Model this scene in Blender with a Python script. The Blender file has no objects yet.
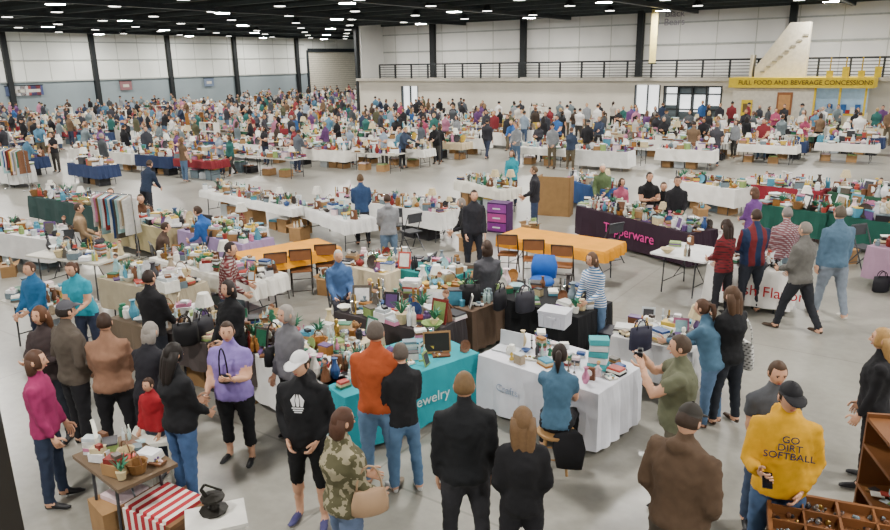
import bpy, math, random
import numpy as np
from mathutils import Vector, Matrix
rnd = random.Random(11)
sc = bpy.context.scene
# ------------------------------------------------------------------ camera
F = 720.0; CAMZ = 4.2
PITCH = math.atan(203/720.0); ROLL = math.radians(-1.0)
R3 = Matrix.Rotation(math.pi/2-PITCH,3,'X') @ Matrix.Rotation(ROLL,3,'Z')
cd = bpy.data.cameras.new('camera'); cam = bpy.data.objects.new('camera',cd)
sc.collection.objects.link(cam); sc.camera = cam
cd.sensor_width=36; cd.lens=36*F/890; cd.clip_start=.05; cd.clip_end=400
cam.matrix_world = Matrix.Translation((0,0,CAMZ)) @ R3.to_4x4()
def at(x,y,z=0.0):
    """survey: photo measurement -> metres on the horizontal plane at height z"""
    r = R3 @ Vector(((x-445)/F,(265-y)/F,-1)); t=(z-CAMZ)/r.z
    return Vector((r.x*t, r.y*t, z))
R3i = R3.transposed()
def proj(p):
    q = R3i @ (Vector(p)-Vector((0,0,CAMZ)))
    if q.z>-0.1: return (-999,-999)
    return (445+F*q.x/-q.z, 265-F*q.y/-q.z)
# ------------------------------------------------------------------ materials
def lin(c):
    c=int(c,16) if isinstance(c,str) else c
    o=[]
    for s in (16,8,0):
        v=((c>>s)&255)/255.0
        o.append(v/12.92 if v<=.04045 else ((v+.055)/1.055)**2.4)
    return o+[1.0]
MATS={}
def mat(c,rough=.7,metal=0.0,kind='plain',c2=None,scale=6.0,emit=0.0,spec=.3):
    key=(c,rough,metal,kind,c2,scale,emit)
    if key in MATS: return MATS[key]
    m=bpy.data.materials.new(kind+'_'+str(c)); m.use_nodes=True
    nt=m.node_tree; b=nt.nodes['Principled BSDF']
    b.inputs['Roughness'].default_value=rough; b.inputs['Metallic'].default_value=metal
    b.inputs['Specular IOR Level'].default_value=spec
    tc=nt.nodes.new('ShaderNodeTexCoord'); mix=nt.nodes.new('ShaderNodeMix'); mix.data_type='RGBA'
    L=lin(c)
    if kind=='plain':
        t=nt.nodes.new('ShaderNodeTexNoise'); t.inputs['Scale'].default_value=scale; t.inputs['Detail'].default_value=3
        nt.links.new(tc.outputs['Object'],t.inputs['Vector']); fac=t.outputs['Fac']
        A=[v*.74 for v in L[:3]]+[1]; B=[min(1,v*1.22+.002) for v in L[:3]]+[1]
    elif kind in('stripe','vstripe'):
        t=nt.nodes.new('ShaderNodeTexWave'); t.inputs['Scale'].default_value=scale; t.bands_direction='Z' if kind=='stripe' else 'X'
        nt.links.new(tc.outputs['Object'],t.inputs['Vector'])
        r=nt.nodes.new('ShaderNodeMath'); r.operation='GREATER_THAN'; r.inputs[1].default_value=.55
        nt.links.new(t.outputs['Fac'],r.inputs[0]); fac=r.outputs[0]; A=L; B=lin(c2)
    elif kind=='camo':
        t=nt.nodes.new('ShaderNodeTexNoise'); t.inputs['Scale'].default_value=scale; t.inputs['Detail'].default_value=2
        nt.links.new(tc.outputs['Object'],t.inputs['Vector'])
        r=nt.nodes.new('ShaderNodeMath'); r.operation='GREATER_THAN'; r.inputs[1].default_value=.52
        nt.links.new(t.outputs['Fac'],r.inputs[0]); fac=r.outputs[0]; A=L; B=lin(c2)
    elif kind=='plaid':
        a=nt.nodes.new('ShaderNodeTexWave'); a.bands_direction='Z'; a.inputs['Scale'].default_value=scale
        t=nt.nodes.new('ShaderNodeTexWave'); t.bands_direction='DIAGONAL'; t.inputs['Scale'].default_value=scale
        for q in(a,t): nt.links.new(tc.outputs['Object'],q.inputs['Vector'])
        r=nt.nodes.new('ShaderNodeMath'); r.operation='MULTIPLY'
        nt.links.new(a.outputs['Fac'],r.inputs[0]); nt.links.new(t.outputs['Fac'],r.inputs[1]); fac=r.outputs[0]; A=L; B=lin(c2)
    mix.inputs['A'].default_value=A; mix.inputs['B'].default_value=B
    nt.links.new(fac,mix.inputs['Factor']); nt.links.new(mix.outputs['Result'],b.inputs['Base Color'])
    if emit:
        b.inputs['Emission Color'].default_value=L; b.inputs['Emission Strength'].default_value=emit
    MATS[key]=m; return m
# ------------------------------------------------------------------ mesh builder
class MB:
    def __init__(s): s.v=[];s.f=[];s.m=[];s.mats=[];s.M=None
    def mi(s,m):
        if isinstance(m,int): return m
        if m not in s.mats: s.mats.append(m)
        return s.mats.index(m)
    def add(s,vs,fs,m,M=None):
        o=len(s.v); k=s.mi(m)
        for p in vs:
            p=Vector(p)
            if M is not None: p=M@p
            s.v.append(p[:])
        for f in fs: s.f.append([i+o for i in f]); s.m.append(k)
    def box(s,c,sz,m,rz=0,M=None,taper=1.0):
        x,y,z=[a/2 for a in sz]; ca,sa=math.cos(rz),math.sin(rz); vs=[]
        for dz in(-1,1):
            k=taper if dz>0 else 1
            for dx,dy in((-1,-1),(1,-1),(1,1),(-1,1)):
                X,Y=dx*x*k,dy*y*k
                vs.append((c[0]+X*ca-Y*sa,c[1]+X*sa+Y*ca,c[2]+dz*z))
        s.add(vs,[(3,2,1,0),(4,5,6,7),(0,1,5,4),(1,2,6,5),(2,3,7,6),(3,0,4,7)],m,M)
    def lathe(s,prof,c,m,n=9,M=None,sx=1,sy=1):
        vs=[];fs=[]
        for r,z in prof:
            for i in range(n):
                a=2*math.pi*i/n; vs.append((c[0]+sx*r*math.cos(a),c[1]+sy*r*math.sin(a),c[2]+z))
        for j in range(len(prof)-1):
            for i in range(n):
                fs.append((j*n+i,j*n+(i+1)%n,(j+1)*n+(i+1)%n,(j+1)*n+i))
        fs.append(tuple(range(n-1,-1,-1))); k=(len(prof)-1)*n; fs.append(tuple(range(k,k+n)))
        s.add(vs,fs,m,M)
    def tube(s,pts,rad,m,n=8,side=(1,0,0),M=None):
        pts=[Vector(p) for p in pts]; sd=Vector(side); vs=[];fs=[]
        for i,p in enumerate(pts):
            t=(pts[min(i+1,len(pts)-1)]-pts[max(i-1,0)]).normalized()
            a=(sd-t*sd.dot(t))
            if a.length<.05:
                a=Vector((0,1,0.01)); a=a-t*a.dot(t)
            a.normalize(); b=t.cross(a)
            r=rad[i] if isinstance(rad,(list,tuple)) else rad
            ra,rb=r if isinstance(r,(list,tuple)) else (r,r)
            for k in range(n):
                g=2*math.pi*k/n; vs.append(p+a*ra*math.cos(g)+b*rb*math.sin(g))
        for j in range(len(pts)-1):
            for i in range(n): fs.append((j*n+i,j*n+(i+1)%n,(j+1)*n+(i+1)%n,(j+1)*n+i))
        fs.append(tuple(range(n-1,-1,-1))); k=(len(pts)-1)*n; fs.append(tuple(range(k,k+n)))
        s.add(vs,fs,m,M)
    def ball(s,c,r,m,n=8,M=None,rings=5):
        rx,ry,rz=r if isinstance(r,(tuple,list)) else (r,r,r)
        vs=[];fs=[]
        for j in range(1,rings):
            ph=math.pi*j/rings
            for i in range(n):
                a=2*math.pi*i/n; vs.append((c[0]+rx*math.sin(ph)*math.cos(a),c[1]+ry*math.sin(ph)*math.sin(a),c[2]-rz*math.cos(ph)))
        for j in range(rings-2):
            for i in range(n): fs.append((j*n+i,j*n+(i+1)%n,(j+1)*n+(i+1)%n,(j+1)*n+i))
        vs+= [(c[0],c[1],c[2]-rz),(c[0],c[1],c[2]+rz)]; b=len(vs)-2; t=b+1; k=(rings-2)*n
        for i in range(n): fs.append((b,(i+1)%n,i)); fs.append((t,k+i,k+(i+1)%n))
        s.add(vs,fs,m,M)
    def mesh(s,name,smooth=False):
        me=bpy.data.meshes.new(name); me.from_pydata([tuple(v) for v in s.v],[],s.f)
        for m in s.mats: me.materials.append(m)
        me.polygons.foreach_set('material_index',s.m)
        if smooth: me.polygons.foreach_set('use_smooth',[True]*len(s.f))
        me.update(); return me
    def obj(s,name,loc=(0,0,0),rz=0,smooth=False,parent=None):
        return place(s.mesh(name,smooth),name,loc,rz,parent)
def place(me,name,loc=(0,0,0),rz=0,parent=None):
    o=bpy.data.objects.new(name,me); sc.collection.objects.link(o)
    o.location=loc; o.rotation_euler=(0,0,rz)
    if parent: o.parent=parent
    return o
# ------------------------------------------------------------------ hall frame
u=Vector((.82,-.57,0)).normalized(); v=Vector((-u.y,u.x,0))
PR=Vector((24.7,40,0)); PC=Vector((-6.9,62,0)); PL=Vector((-36.5,59,0))
ANG=math.atan2(u.y,u.x)
CEIL=7.7
def inside(p,mg=1.2):
    if (p-PL).dot(u)<mg: return False
    dv=(p-PR).dot(v)
    if (p-PC).dot(u)<-mg: return (p-PC).dot(v)<24
    return dv<-mg
wallm=mat('dededa',.75,scale=.35); walllow=mat('c6c1b4',.7,scale=.5)
dark=mat('1c2022',.55); steel=mat('30363a',.45,.3)
m=bpy.data.materials.new('polished_concrete'); m.use_nodes=True; nt=m.node_tree; b=nt.nodes['Principled BSDF']
tc=nt.nodes.new('ShaderNodeTexCoord'); n1=nt.nodes.new('ShaderNodeTexNoise'); n1.inputs['Scale'].default_value=.35; n1.inputs['Detail'].default_value=8
n2=nt.nodes.new('ShaderNodeTexNoise'); n2.inputs['Scale'].default_value=9; n2.inputs['Detail'].default_value=5
nt.links.new(tc.outputs['Object'],n1.inputs['Vector']); nt.links.new(tc.outputs['Object'],n2.inputs['Vector'])
ad=nt.nodes.new('ShaderNodeMath'); ad.operation='MULTIPLY_ADD'; ad.inputs[1].default_value=.35
nt.links.new(n2.outputs['Fac'],ad.inputs[0]); nt.links.new(n1.outputs['Fac'],ad.inputs[2])
cr=nt.nodes.new('ShaderNodeValToRGB'); cr.color_ramp.elements[0].position=.42; cr.color_ramp.elements[0].color=lin('75736b')
cr.color_ramp.elements[1].position=.92; cr.color_ramp.elements[1].color=lin('9d9b91')
nt.links.new(ad.outputs[0],cr.inputs[0])
br=nt.nodes.new('ShaderNodeTexBrick'); br.offset=0; br.inputs['Scale'].default_value=1; br.inputs['Brick Width'].default_value=6; br.inputs['Row Height'].default_value=6
br.inputs['Mortar Size'].default_value=.015; br.inputs['Color1'].default_value=(1,1,1,1); br.inputs['Color2'].default_value=(1,1,1,1); br.inputs['Mortar'].default_value=(.72,.72,.72,1)
nt.links.new(tc.outputs['Object'],br.inputs['Vector'])
mx=nt.nodes.new('ShaderNodeMix'); mx.data_type='RGBA'; mx.blend_type='MULTIPLY'; mx.inputs['Factor'].default_value=1
nt.links.new(cr.outputs[0],mx.inputs['A']); nt.links.new(br.outputs[0],mx.inputs['B']); nt.links.new(mx.outputs['Result'],b.inputs['Base Color'])
b.inputs['Roughness'].default_value=.3; b.inputs['Specular IOR Level'].default_value=.55
fl=MB(); fl.box((0,0,-.1),(190,190,.2),m); fl.obj('floor',(0,50,0),ANG)
ce=MB(); ce.box((0,0,.1),(190,190,.2),mat('23282a',.8)); ce.obj('ceiling',(0,50,CEIL),ANG)
def hallbox(mb,o,a0,a1,b0,b1,z0,z1,m):
    vs=[o+u*a+v*b+Vector((0,0,z)) for z in(z0,z1) for a,b in((a0,b0),(a1,b0),(a1,b1),(a0,b1))]
    mb.add(vs,[(3,2,1,0),(4,5,6,7),(0,1,5,4),(1,2,6,5),(2,3,7,6),(3,0,4,7)],m)
def upar(px,P,d,off=0):
    k=(px-445)/720/1.039; Q=P+(v*off)
    return (k*Q.y-Q.x)/(d.x-k*d.y)
def text(parent,name,body,size,loc,rot,m,ext=.002):
    c=bpy.data.curves.new(name,'FONT'); c.body=body; c.size=size; c.extrude=ext; c.align_x='CENTER'; c.align_y='CENTER'; c.space_line=.85
    c.materials.append(m); o=bpy.data.objects.new(name,c); sc.collection.objects.link(o); o.parent=parent; o.location=loc; o.rotation_euler=rot; return o
j=MB()
for i in range(34):
    bb=-30+i*3.0
    hallbox(j,PR,-75,30,bb-.09,bb+.09,CEIL-.55,CEIL-.35,mat('3a4244',.6)); hallbox(j,PR,-75,30,bb-.03,bb+.03,CEIL-.35,CEIL,mat('2a3032',.6))
for i in range(10):
    aa=-66+i*9.0
    hallbox(j,PR,aa-.12,aa+.12,-40,30,CEIL-.75,CEIL-.5,steel)
j.obj('ceiling_joists')
aC=(PC-PR).dot(u)
w=MB(); hallbox(w,PR,aC,upar(404,PR,u),0,.25,0,2.8,walllow)
a1=upar(404,PR,u);a2=upar(421,PR,u);a3=upar(640,PR,u);a4=upar(666,PR,u);a5=upar(670,PR,u);a6=upar(728,PR,u)
hallbox(w,PR,a1,a2,0,.25,2.4,2.8,walllow); hallbox(w,PR,a2,a3,0,.25,0,2.8,walllow)
hallbox(w,PR,a3,a4,0,.25,2.55,2.8,walllow); hallbox(w,PR,a4,a5,0,.25,0,2.8,walllow)
hallbox(w,PR,a5,a6,0,.25,2.5,2.8,walllow); hallbox(w,PR,a6,32,0,.25,0,2.8,walllow)
w.obj('wall_right')
w=MB(); hallbox(w,PR,aC,32,3.2,3.4,2.8,CEIL,wallm)
hallbox(w,PR,aC+.02,aC+.2,.26,28,0,CEIL,wallm)
wu=w.obj('wall_right_upper')
p=PR+u*upar(676,PR,u,3.2)+v*3.1; text(wu,'wall_lettering','Black\nBears',.62,(p.x,p.y,6.75),(math.pi/2,0,ANG),mat('9a95a0'),.01)
w=MB(); hallbox(w,PR,aC,32,-.35,3.19,2.8,3.0,mat('9d998e',.8)); w.obj('balcony_deck')
t=MB()
hallbox(t,PR,aC,32,3.12,3.2,5.0,5.12,mat('a5a9a4')); hallbox(t,PR,aC,32,3.12,3.2,6.4,6.5,mat('a5a9a4'))
for px in (368,437,527,643,793,960):
    a=upar(px,PR,u,3.0); hallbox(t,PR,a-.2,a+.2,2.75,3.15,3.0,CEIL,dark)
hallbox(t,PR,aC-.25,aC,-.1,.35,0,CEIL,dark)
for k in range(26):
    a=aC+1.5+k*2.4; hallbox(t,PR,a-.02,a+.02,3.17,3.2,3,CEIL,mat('b4b6ad'))
t.obj('trim_right_wall_columns')
g=MB(); glow=mat('f2f6f8',.4,emit=1.6)
for (p,q,h) in ((a1,a2,2.4),(a3,a4,2.55)):
    hallbox(g,PR,p,q,.22,.25,0,h,glow)
    hallbox(g,PR,p,p+.08,-.04,.2,0,h,steel); hallbox(g,PR,q-.08,q,-.04,.2,0,h,steel)
    hallbox(g,PR,(p+q)/2-.03,(p+q)/2+.03,.0,.2,0,h,steel)
g.obj('door_1')
g=MB(); hallbox(g,PR,a5,a6,.3,.34,0,2.5,mat('5a6468',.2)); n=4
for i in range(n+1):
    a=a5+(a6-a5)*i/n; hallbox(g,PR,a-.05,a+.05,-.02,.2,0,2.5,dark)
for z in(.05,1.05,2.0,2.45): hallbox(g,PR,a5,a6,0,.18,z-.04,z+.04,dark)
for i in (1,2): hallbox(g,PR,a5+(a6-a5)*i/n+.1,a5+(a6-a5)*(i+1)/n-.1,.2,.29,.9,2.0,glow)
for i in (0,3): hallbox(g,PR,a5+(a6-a5)*i/n+.1,a5+(a6-a5)*(i+1)/n-.1,.2,.29,1.3,2.4,glow)
g.obj('door_2')
r=MB(); aR=upar(385,PR,u); x=aR
while x<30:
    hallbox(r,PR,x-.05,x+.05,-.32,-.2,3,4.05,dark); x+=1.6
for z in(3.12,3.3,3.48,3.66,3.84): hallbox(r,PR,aR,30,-.28,-.24,z,z+.045,dark)
hallbox(r,PR,aR,30,-.33,-.19,4.0,4.11,dark); r.obj('balcony_railing')
b0=upar(740,PR,u,-2);b1=upar(822,PR,u,-2);b2=upar(876,PR,u,-2)
yel=mat('d8bc2c',.6); q=MB()
hallbox(q,PR,b0,b1,-2,-.02,0,2.5,mat('cbc6b8',.7)); hallbox(q,PR,b0-.2,b2+.3,-2.4,-.36,2.5,3.05,yel)
hallbox(q,PR,b1,b2,-2,-.02,0,1.1,mat('cfc9b0')); hallbox(q,PR,b1,b2,-1.98,-1.96,1.0,1.1,yel)
hallbox(q,PR,b1,b2,-1.2,-1.1,1.1,2.5,mat('9bb9d0',.2,emit=.25)); 
for k in range(9): hallbox(q,PR,b1+.2+k*(b2-b1-.5)/9,b1+.45+k*(b2-b1-.5)/9,-1.5,-1.3,1.12,1.3+.15*(k%3),mat(['a02c2c','e0e0d8','2c60a0'][k%3]))
for a in(b1+.05,(b1+b2)/2,b2-.05): hallbox(q,PR,a-.05,a+.05,-2,-1.8,1.1,2.5,yel)
hallbox(q,PR,b1,b2,-2.05,-1.9,1.05,1.13,yel)
aa=upar(793,PR,u,-2); hallbox(q,PR,aa-.4,aa+.4,-2.06,-2.0,1.0,2.25,mat('8a5a38')); hallbox(q,PR,aa-.3,aa+.3,-2.08,-2.06,1.3,2.1,mat('b98a58'))
aa=upar(755,PR,u,-2); hallbox(q,PR,aa-.3,aa+.3,-2.06,-2.0,.9,1.8,yel); hallbox(q,PR,aa-.2,aa+.2,-2.08,-2.06,1.1,1.6,mat('6c5a30'))
for k in range(5):
    a=upar(836,PR,u,-2)+k*.75; hallbox(q,PR,a-.15,a+.15,-2.3,-2.0,3.05,3.4+.2*(k%2),yel); hallbox(q,PR,a-.03,a+.03,-2.2,-2.14,3.05,4.1,mat('a88c20'))
cb=q.obj('concession_booth')
p=PR+u*((b0+b2)/2+.3)+v*(-2.46); text(cb,'sign_lettering','FULL FOOD AND BEVERAGE CONCESSIONS',.34,(p.x,p.y,2.78),(math.pi/2,0,ANG),mat('4a3418'),.01)
s0=upar(762,PR,u,-.6);s1=upar(812,PR,u,-.6); st=MB()
vs=[]
for bb in(-1.2,-.4):
    for a,z in((s0,3.05),(s1,3.05),(s1,6.0),(s1-1.0,6.0),(s0,3.6)): vs.append(PR+u*a+v*bb+Vector((0,0,z)))
st.add(vs,[(0,1,2,3,4),(9,8,7,6,5)]+[(i,(i+1)%5+0,(i+1)%5+5,i+5) for i in range(5)],mat('c8c1ae',.8))
hallbox(st,PR,s0-.3,s0-.15,-1.2,-.4,3.05,4.3,mat('c8c1ae',.8))
for k in range(8): hallbox(st,PR,s0+.3+k*.3,s0+.55+k*.3,-1.25,-1.2,3.3+.28*k,3.4+.28*k,mat('8d8878'))
st.obj('stair_stringer')
bn=MB(); aa=upar(656,PR,u,-1); hallbox(bn,PR,aa-.2,aa+.2,-1,-.97,3.9,CEIL-.55,mat('d8c880')); hallbox(bn,PR,aa-.27,aa+.27,-1.03,-.94,CEIL-.6,CEIL-.53,dark); hallbox(bn,PR,aa-.27,aa+.27,-1.02,-.95,3.86,3.92,dark);bn.obj('hanging_banner')
w=MB(); lo=mat('879499',.75,scale=.3)
def lw(mb,c0,c1,d0,d1,z0,z1,m):
    vs=[PL+v*a+u*bq+Vector((0,0,z)) for z in(z0,z1) for a,bq in((c0,d0),(c1,d0),(c1,d1),(c0,d1))]
    mb.add(vs,[(3,2,1,0),(4,5,6,7),(0,1,5,4),(1,2,6,5),(2,3,7,6),(3,0,4,7)],m)
lw(w,-60,46,-.3,0,0,CEIL,lo); lw(w,-60,46,0,.06,3.2,CEIL,mat('e2e6e0',.7,scale=.3)); w.obj('wall_left')
w=MB(); hallbox(w,PL+v*46,0,24,0,.3,0,CEIL,lo); w.obj('wall_far')
t=MB()
def lpar(px):
    k=(px-445)/720/1.039; return (k*PL.y-PL.x)/(v.x-k*v.y)
for px in(-60,10,97,172,238,300,364):
    a=lpar(px); lw(t,a-.2,a+.2,.06,.4,0,CEIL,dark)
for z in(3.2,4.9,6.4): lw(t,-60,lpar(308),.06,.14,z-.05,z+.05,mat('a5aaa6'))
for k in range(34): lw(t,-28+k*2.1,-27.95+k*2.1,.06,.08,3.2,CEIL,mat('b6bab4'))
t.obj('trim_left_wall_columns')
rd=MB(); c0,c1=lpar(311),lpar(361)
lw(rd,c0,c1,.15,.2,0,5.6,mat('d2cebf'))
for k in range(22): lw(rd,c0,c1,.2,.23,.1+k*.25,.14+k*.25,mat('9f9b8c'))
lw(rd,c0-.2,c0,.1,.3,0,5.8,steel); lw(rd,c0,c1,.15,.5,5.6,6.0,steel)
rd.obj('roller_door')
for px,c,wd,z in((20,'8c4444',1.6,2.1),(4,'44506c',1.6,2.1),(12,'c8c8c8',1.2,2.1),(30,'44507a',1.0,2.1),(120,'8c6468',1.2,2.2),(205,'6c7c94',1.2,2.2)):
    pb=MB(); a=lpar(px); lw(pb,a,a+wd,.15,.18,z,z+.8,mat(c)); lw(pb,a-.05,a+wd+.05,.14,.2,z+.78,z+.85,dark); lw(pb,a+wd*.25,a+wd*.75,.18,.19,z+.25,z+.5,mat('c8c4b8')); pb.obj('wall_pennant')
pm=MB(); pm.box((-.93,1.05,2.6),(.36,.10,5.2),mat('17140f',.5)); pm.box((-.93,1.05,2.6),(.28,.16,5.2),mat('100e0b',.5)); pm.box((-.93,1.05,.02),(.5,.4,.04),dark); pm.obj('steel_column')
# ------------------------------------------------------------------ lamps
lampm=mat('fffaf0',.5,emit=9); hous=mat('2b2f31')
lm=MB()
for i in range(10):
    for jx in range(8):
        p=PR+u*(-62+i*9+4.5)+v*(-50+jx*9+3)
        if not inside(p,2): continue
        p.z=CEIL-.75
        lm.lathe([(.42,.0),(.44,.05),(.2,.3),(.08,.35),(.03,.75)],p,hous,10)
        L=bpy.data.lights.new('high_bay_light','AREA'); L.shape='DISK'; L.size=.8; L.energy=680; L.color=(1,.955,.895)
        o=bpy.data.objects.new('high_bay_light',L); sc.collection.objects.link(o); o.location=p-Vector((0,0,.03)); o.visible_camera=True
for i in range(16):
    for jx in range(10):
        p=PR+u*(-62+i*5.2)+v*(-26+jx*5.6); p.z=CEIL-.7
        if inside(p,2): lm.lathe([(.3,.0),(.3,.04),(.15,.25),(.03,.7)],p,hous,8); lm.lathe([(.28,-.012),(.28,-.004)],p,lampm,10)
lm.obj('high_bay_lamps')
wd=bpy.data.worlds.new('world'); sc.world=wd; wd.use_nodes=True; bg=wd.node_tree.nodes['Background']; bg.inputs[0].default_value=(.9,.95,1,1); bg.inputs[1].default_value=1.1
# ------------------------------------------------------------------ people
TOP,PANTS,SKIN,SHOE,HAIR,EYE,LIP,INNER,CAP=range(9)
def headmesh(mb,M,H,hair,cap,seg=18,rings=12):
    hx,hy,hz=.0445*H,.0555*H,.068*H
    def sph(fn,m):
        vs=[];fs=[]
        for jj in range(rings+1):
            ph=math.pi*jj/rings
            for i in range(seg):
                a=2*math.pi*i/seg; vs.append(fn(math.sin(ph)*math.cos(a),math.sin(ph)*math.sin(a),math.cos(ph)))
        for jj in range(rings):
            for i in range(seg): fs.append((jj*seg+i,(jj+1)*seg+i,(jj+1)*seg+(i+1)%seg,jj*seg+(i+1)%seg))
        mb.add(vs,fs,m,M)
    def hd(x,y,z):
        X,Y,Z=x*hx,y*hy,z*hz
        if z<0: X*=1-.3*abs(z)**1.4; Y*=(1-.12*abs(z)) if y>0 else (1-.45*abs(z))
        if y>.75 and .02<z<.3 and abs(x)>.2: Y-=.004*H
        return (X,Y,Z)
    sph(hd,SKIN)
    mb.add([(-.008*H,.052*H,-.018*H),(.008*H,.052*H,-.018*H),(0,.07*H,-.014*H),(0,.055*H,.014*H),(0,.05*H,-.022*H)],[(0,2,3),(2,1,3),(0,4,2),(4,1,2)],SKIN,M)
    for s in(-1,1):
        mb.ball((s*.018*H,.0495*H,.010*H),(.005*H,.004*H,.0027*H),EYE,6,M,4)
        mb.box((s*.018*H,.052*H,.02*H),(.015*H,.004*H,.0025*H),HAIR,0,M)
        mb.ball((s*.0445*H,-.002*H,-.002*H),(.006*H,.012*H,.018*H),SKIN,6,M,4)
    mb.ball((0,.049*H,-.034*H),(.012*H,.005*H,.003*H),LIP,6,M,4)
    if hair!='bald':
        lo=-.35 if hair=='short' else -.7
        def hf(x,y,z):
            k=1.09+.025*math.sin(x*17+z*9)*math.sin(y*13)
            lim=.5+.15*abs(x)+.1*x
            if y>.05 and z<lim: 
                k=1.08 if (abs(x)>.8 and z>.0) else .86
                if hair in('long','bob') and abs(x)>.62 and y<.72: k=1.13
            if z<lo: k=.85
            if z<0:
                return (x*hx*k,(y*hy*k if y>0 else y*hy*k*(1-.3*abs(z))),z*hz*k)
            return (x*hx*k,y*hy*k-.002*H,z*hz*(k-.03))
        sph(hf,HAIR)
        if hair=='long':
            for sx,ln,o in((0,.20,0),(-.022,.17,.004),(.024,.185,.003)):
                mb.tube([(sx*H,(-.02+o)*H,.02*H),(sx*1.3*H,(-.034+o)*H,-.04*H),(sx*1.2*H,(-.044+o)*H,-.09*H),(sx*1.1*H,(-.052+o)*H,-ln*.8*H),(sx*.8*H,(-.052+o)*H,-ln*H)],[(.034*H,.03*H),(.033*H,.03*H),(.03*H,.024*H),(.024*H,.017*H),(.006*H,.004*H)],HAIR,8,M=M)
        if hair=='bob':
            mb.tube([(0,-.018*H,.02*H),(0,-.025*H,-.03*H),(0,-.026*H,-.07*H),(0,-.02*H,-.085*H)],[(.048*H,.036*H),(.053*H,.038*H),(.05*H,.034*H),(.03*H,.02*H)],HAIR,10,M=M)
        if hair=='pony':
            mb.tube([(0,-.05*H,.03*H),(0,-.082*H,.02*H),(0,-.088*H,-.04*H),(0,-.075*H,-.1*H)],[.012*H,.02*H,.018*H,.005*H],HAIR,7,M=M)
    if cap:
        def cf(x,y,z):
            if z<.34: return (x*hx*1.05,y*hy*1.05,.34*hz)
            return (x*hx*1.17,y*hy*1.16,z*hz*1.13)
        sph(cf,CAP)
        mb.tube([(0,.03*H,.028*H),(0,.06*H,.030*H),(0,.085*H,.026*H),(0,.105*H,.018*H),(0,.112*H,.015*H)],[(.044*H,.004*H),(.045*H,.004*H),(.04*H,.004*H),(.026*H,.003*H),(.01*H,.002*H)],CAP,8,M=M)
        mb.ball((0,0,.078*H),(.006*H,.006*H,.003*H),CAP,6,M,4)
def hand(mb,w,d,s,H,curl=1.0,n=5):
    d=d.normalized(); t=Vector((0,.8,.6)); t=(t-d*t.dot(d)).normalized()
    nn=d.cross(t); 
    if nn.x*s>0: nn=-nn
    mb.tube([w-d*.01*H,w+d*.012*H,w+d*.035*H,w+d*.055*H],[(.016*H,.011*H),(.02*H,.011*H),(.024*H,.0105*H),(.022*H,.008*H)],SKIN,8,side=t)
    for i in range(4):
        ln=(.032,.040,.044,.039)[i]*H; off=(i-1.5)*.012*H
        p=w+d*.052*H+t*off; pts=[p-d*.008*H]; a=.25*curl
        for q in(.42,.32,.26):
            p=p+(d*math.cos(a)+nn*math.sin(a)+t*(i-1.5)*.03)*ln*q; pts.append(p); a+=.48*curl
        r=.0054*H; mb.tube(pts,[r*1.05,r,r*.92,r*.7],SKIN,n,side=t)
    p=w+d*.014*H+t*.018*H; 
    p1=p+(d*.6+t*.75+nn*.2)*.026*H; p2=p1+(d*.85+t*.3+nn*.3)*.02*H; p3=p2+(d*.9+nn*.4)*.015*H
    mb.tube([p-t*.01*H,p1,p2,p3],[.009*H,.0072*H,.0066*H,.0045*H],SKIN,n,side=nn)
FIGN=[0]
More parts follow.
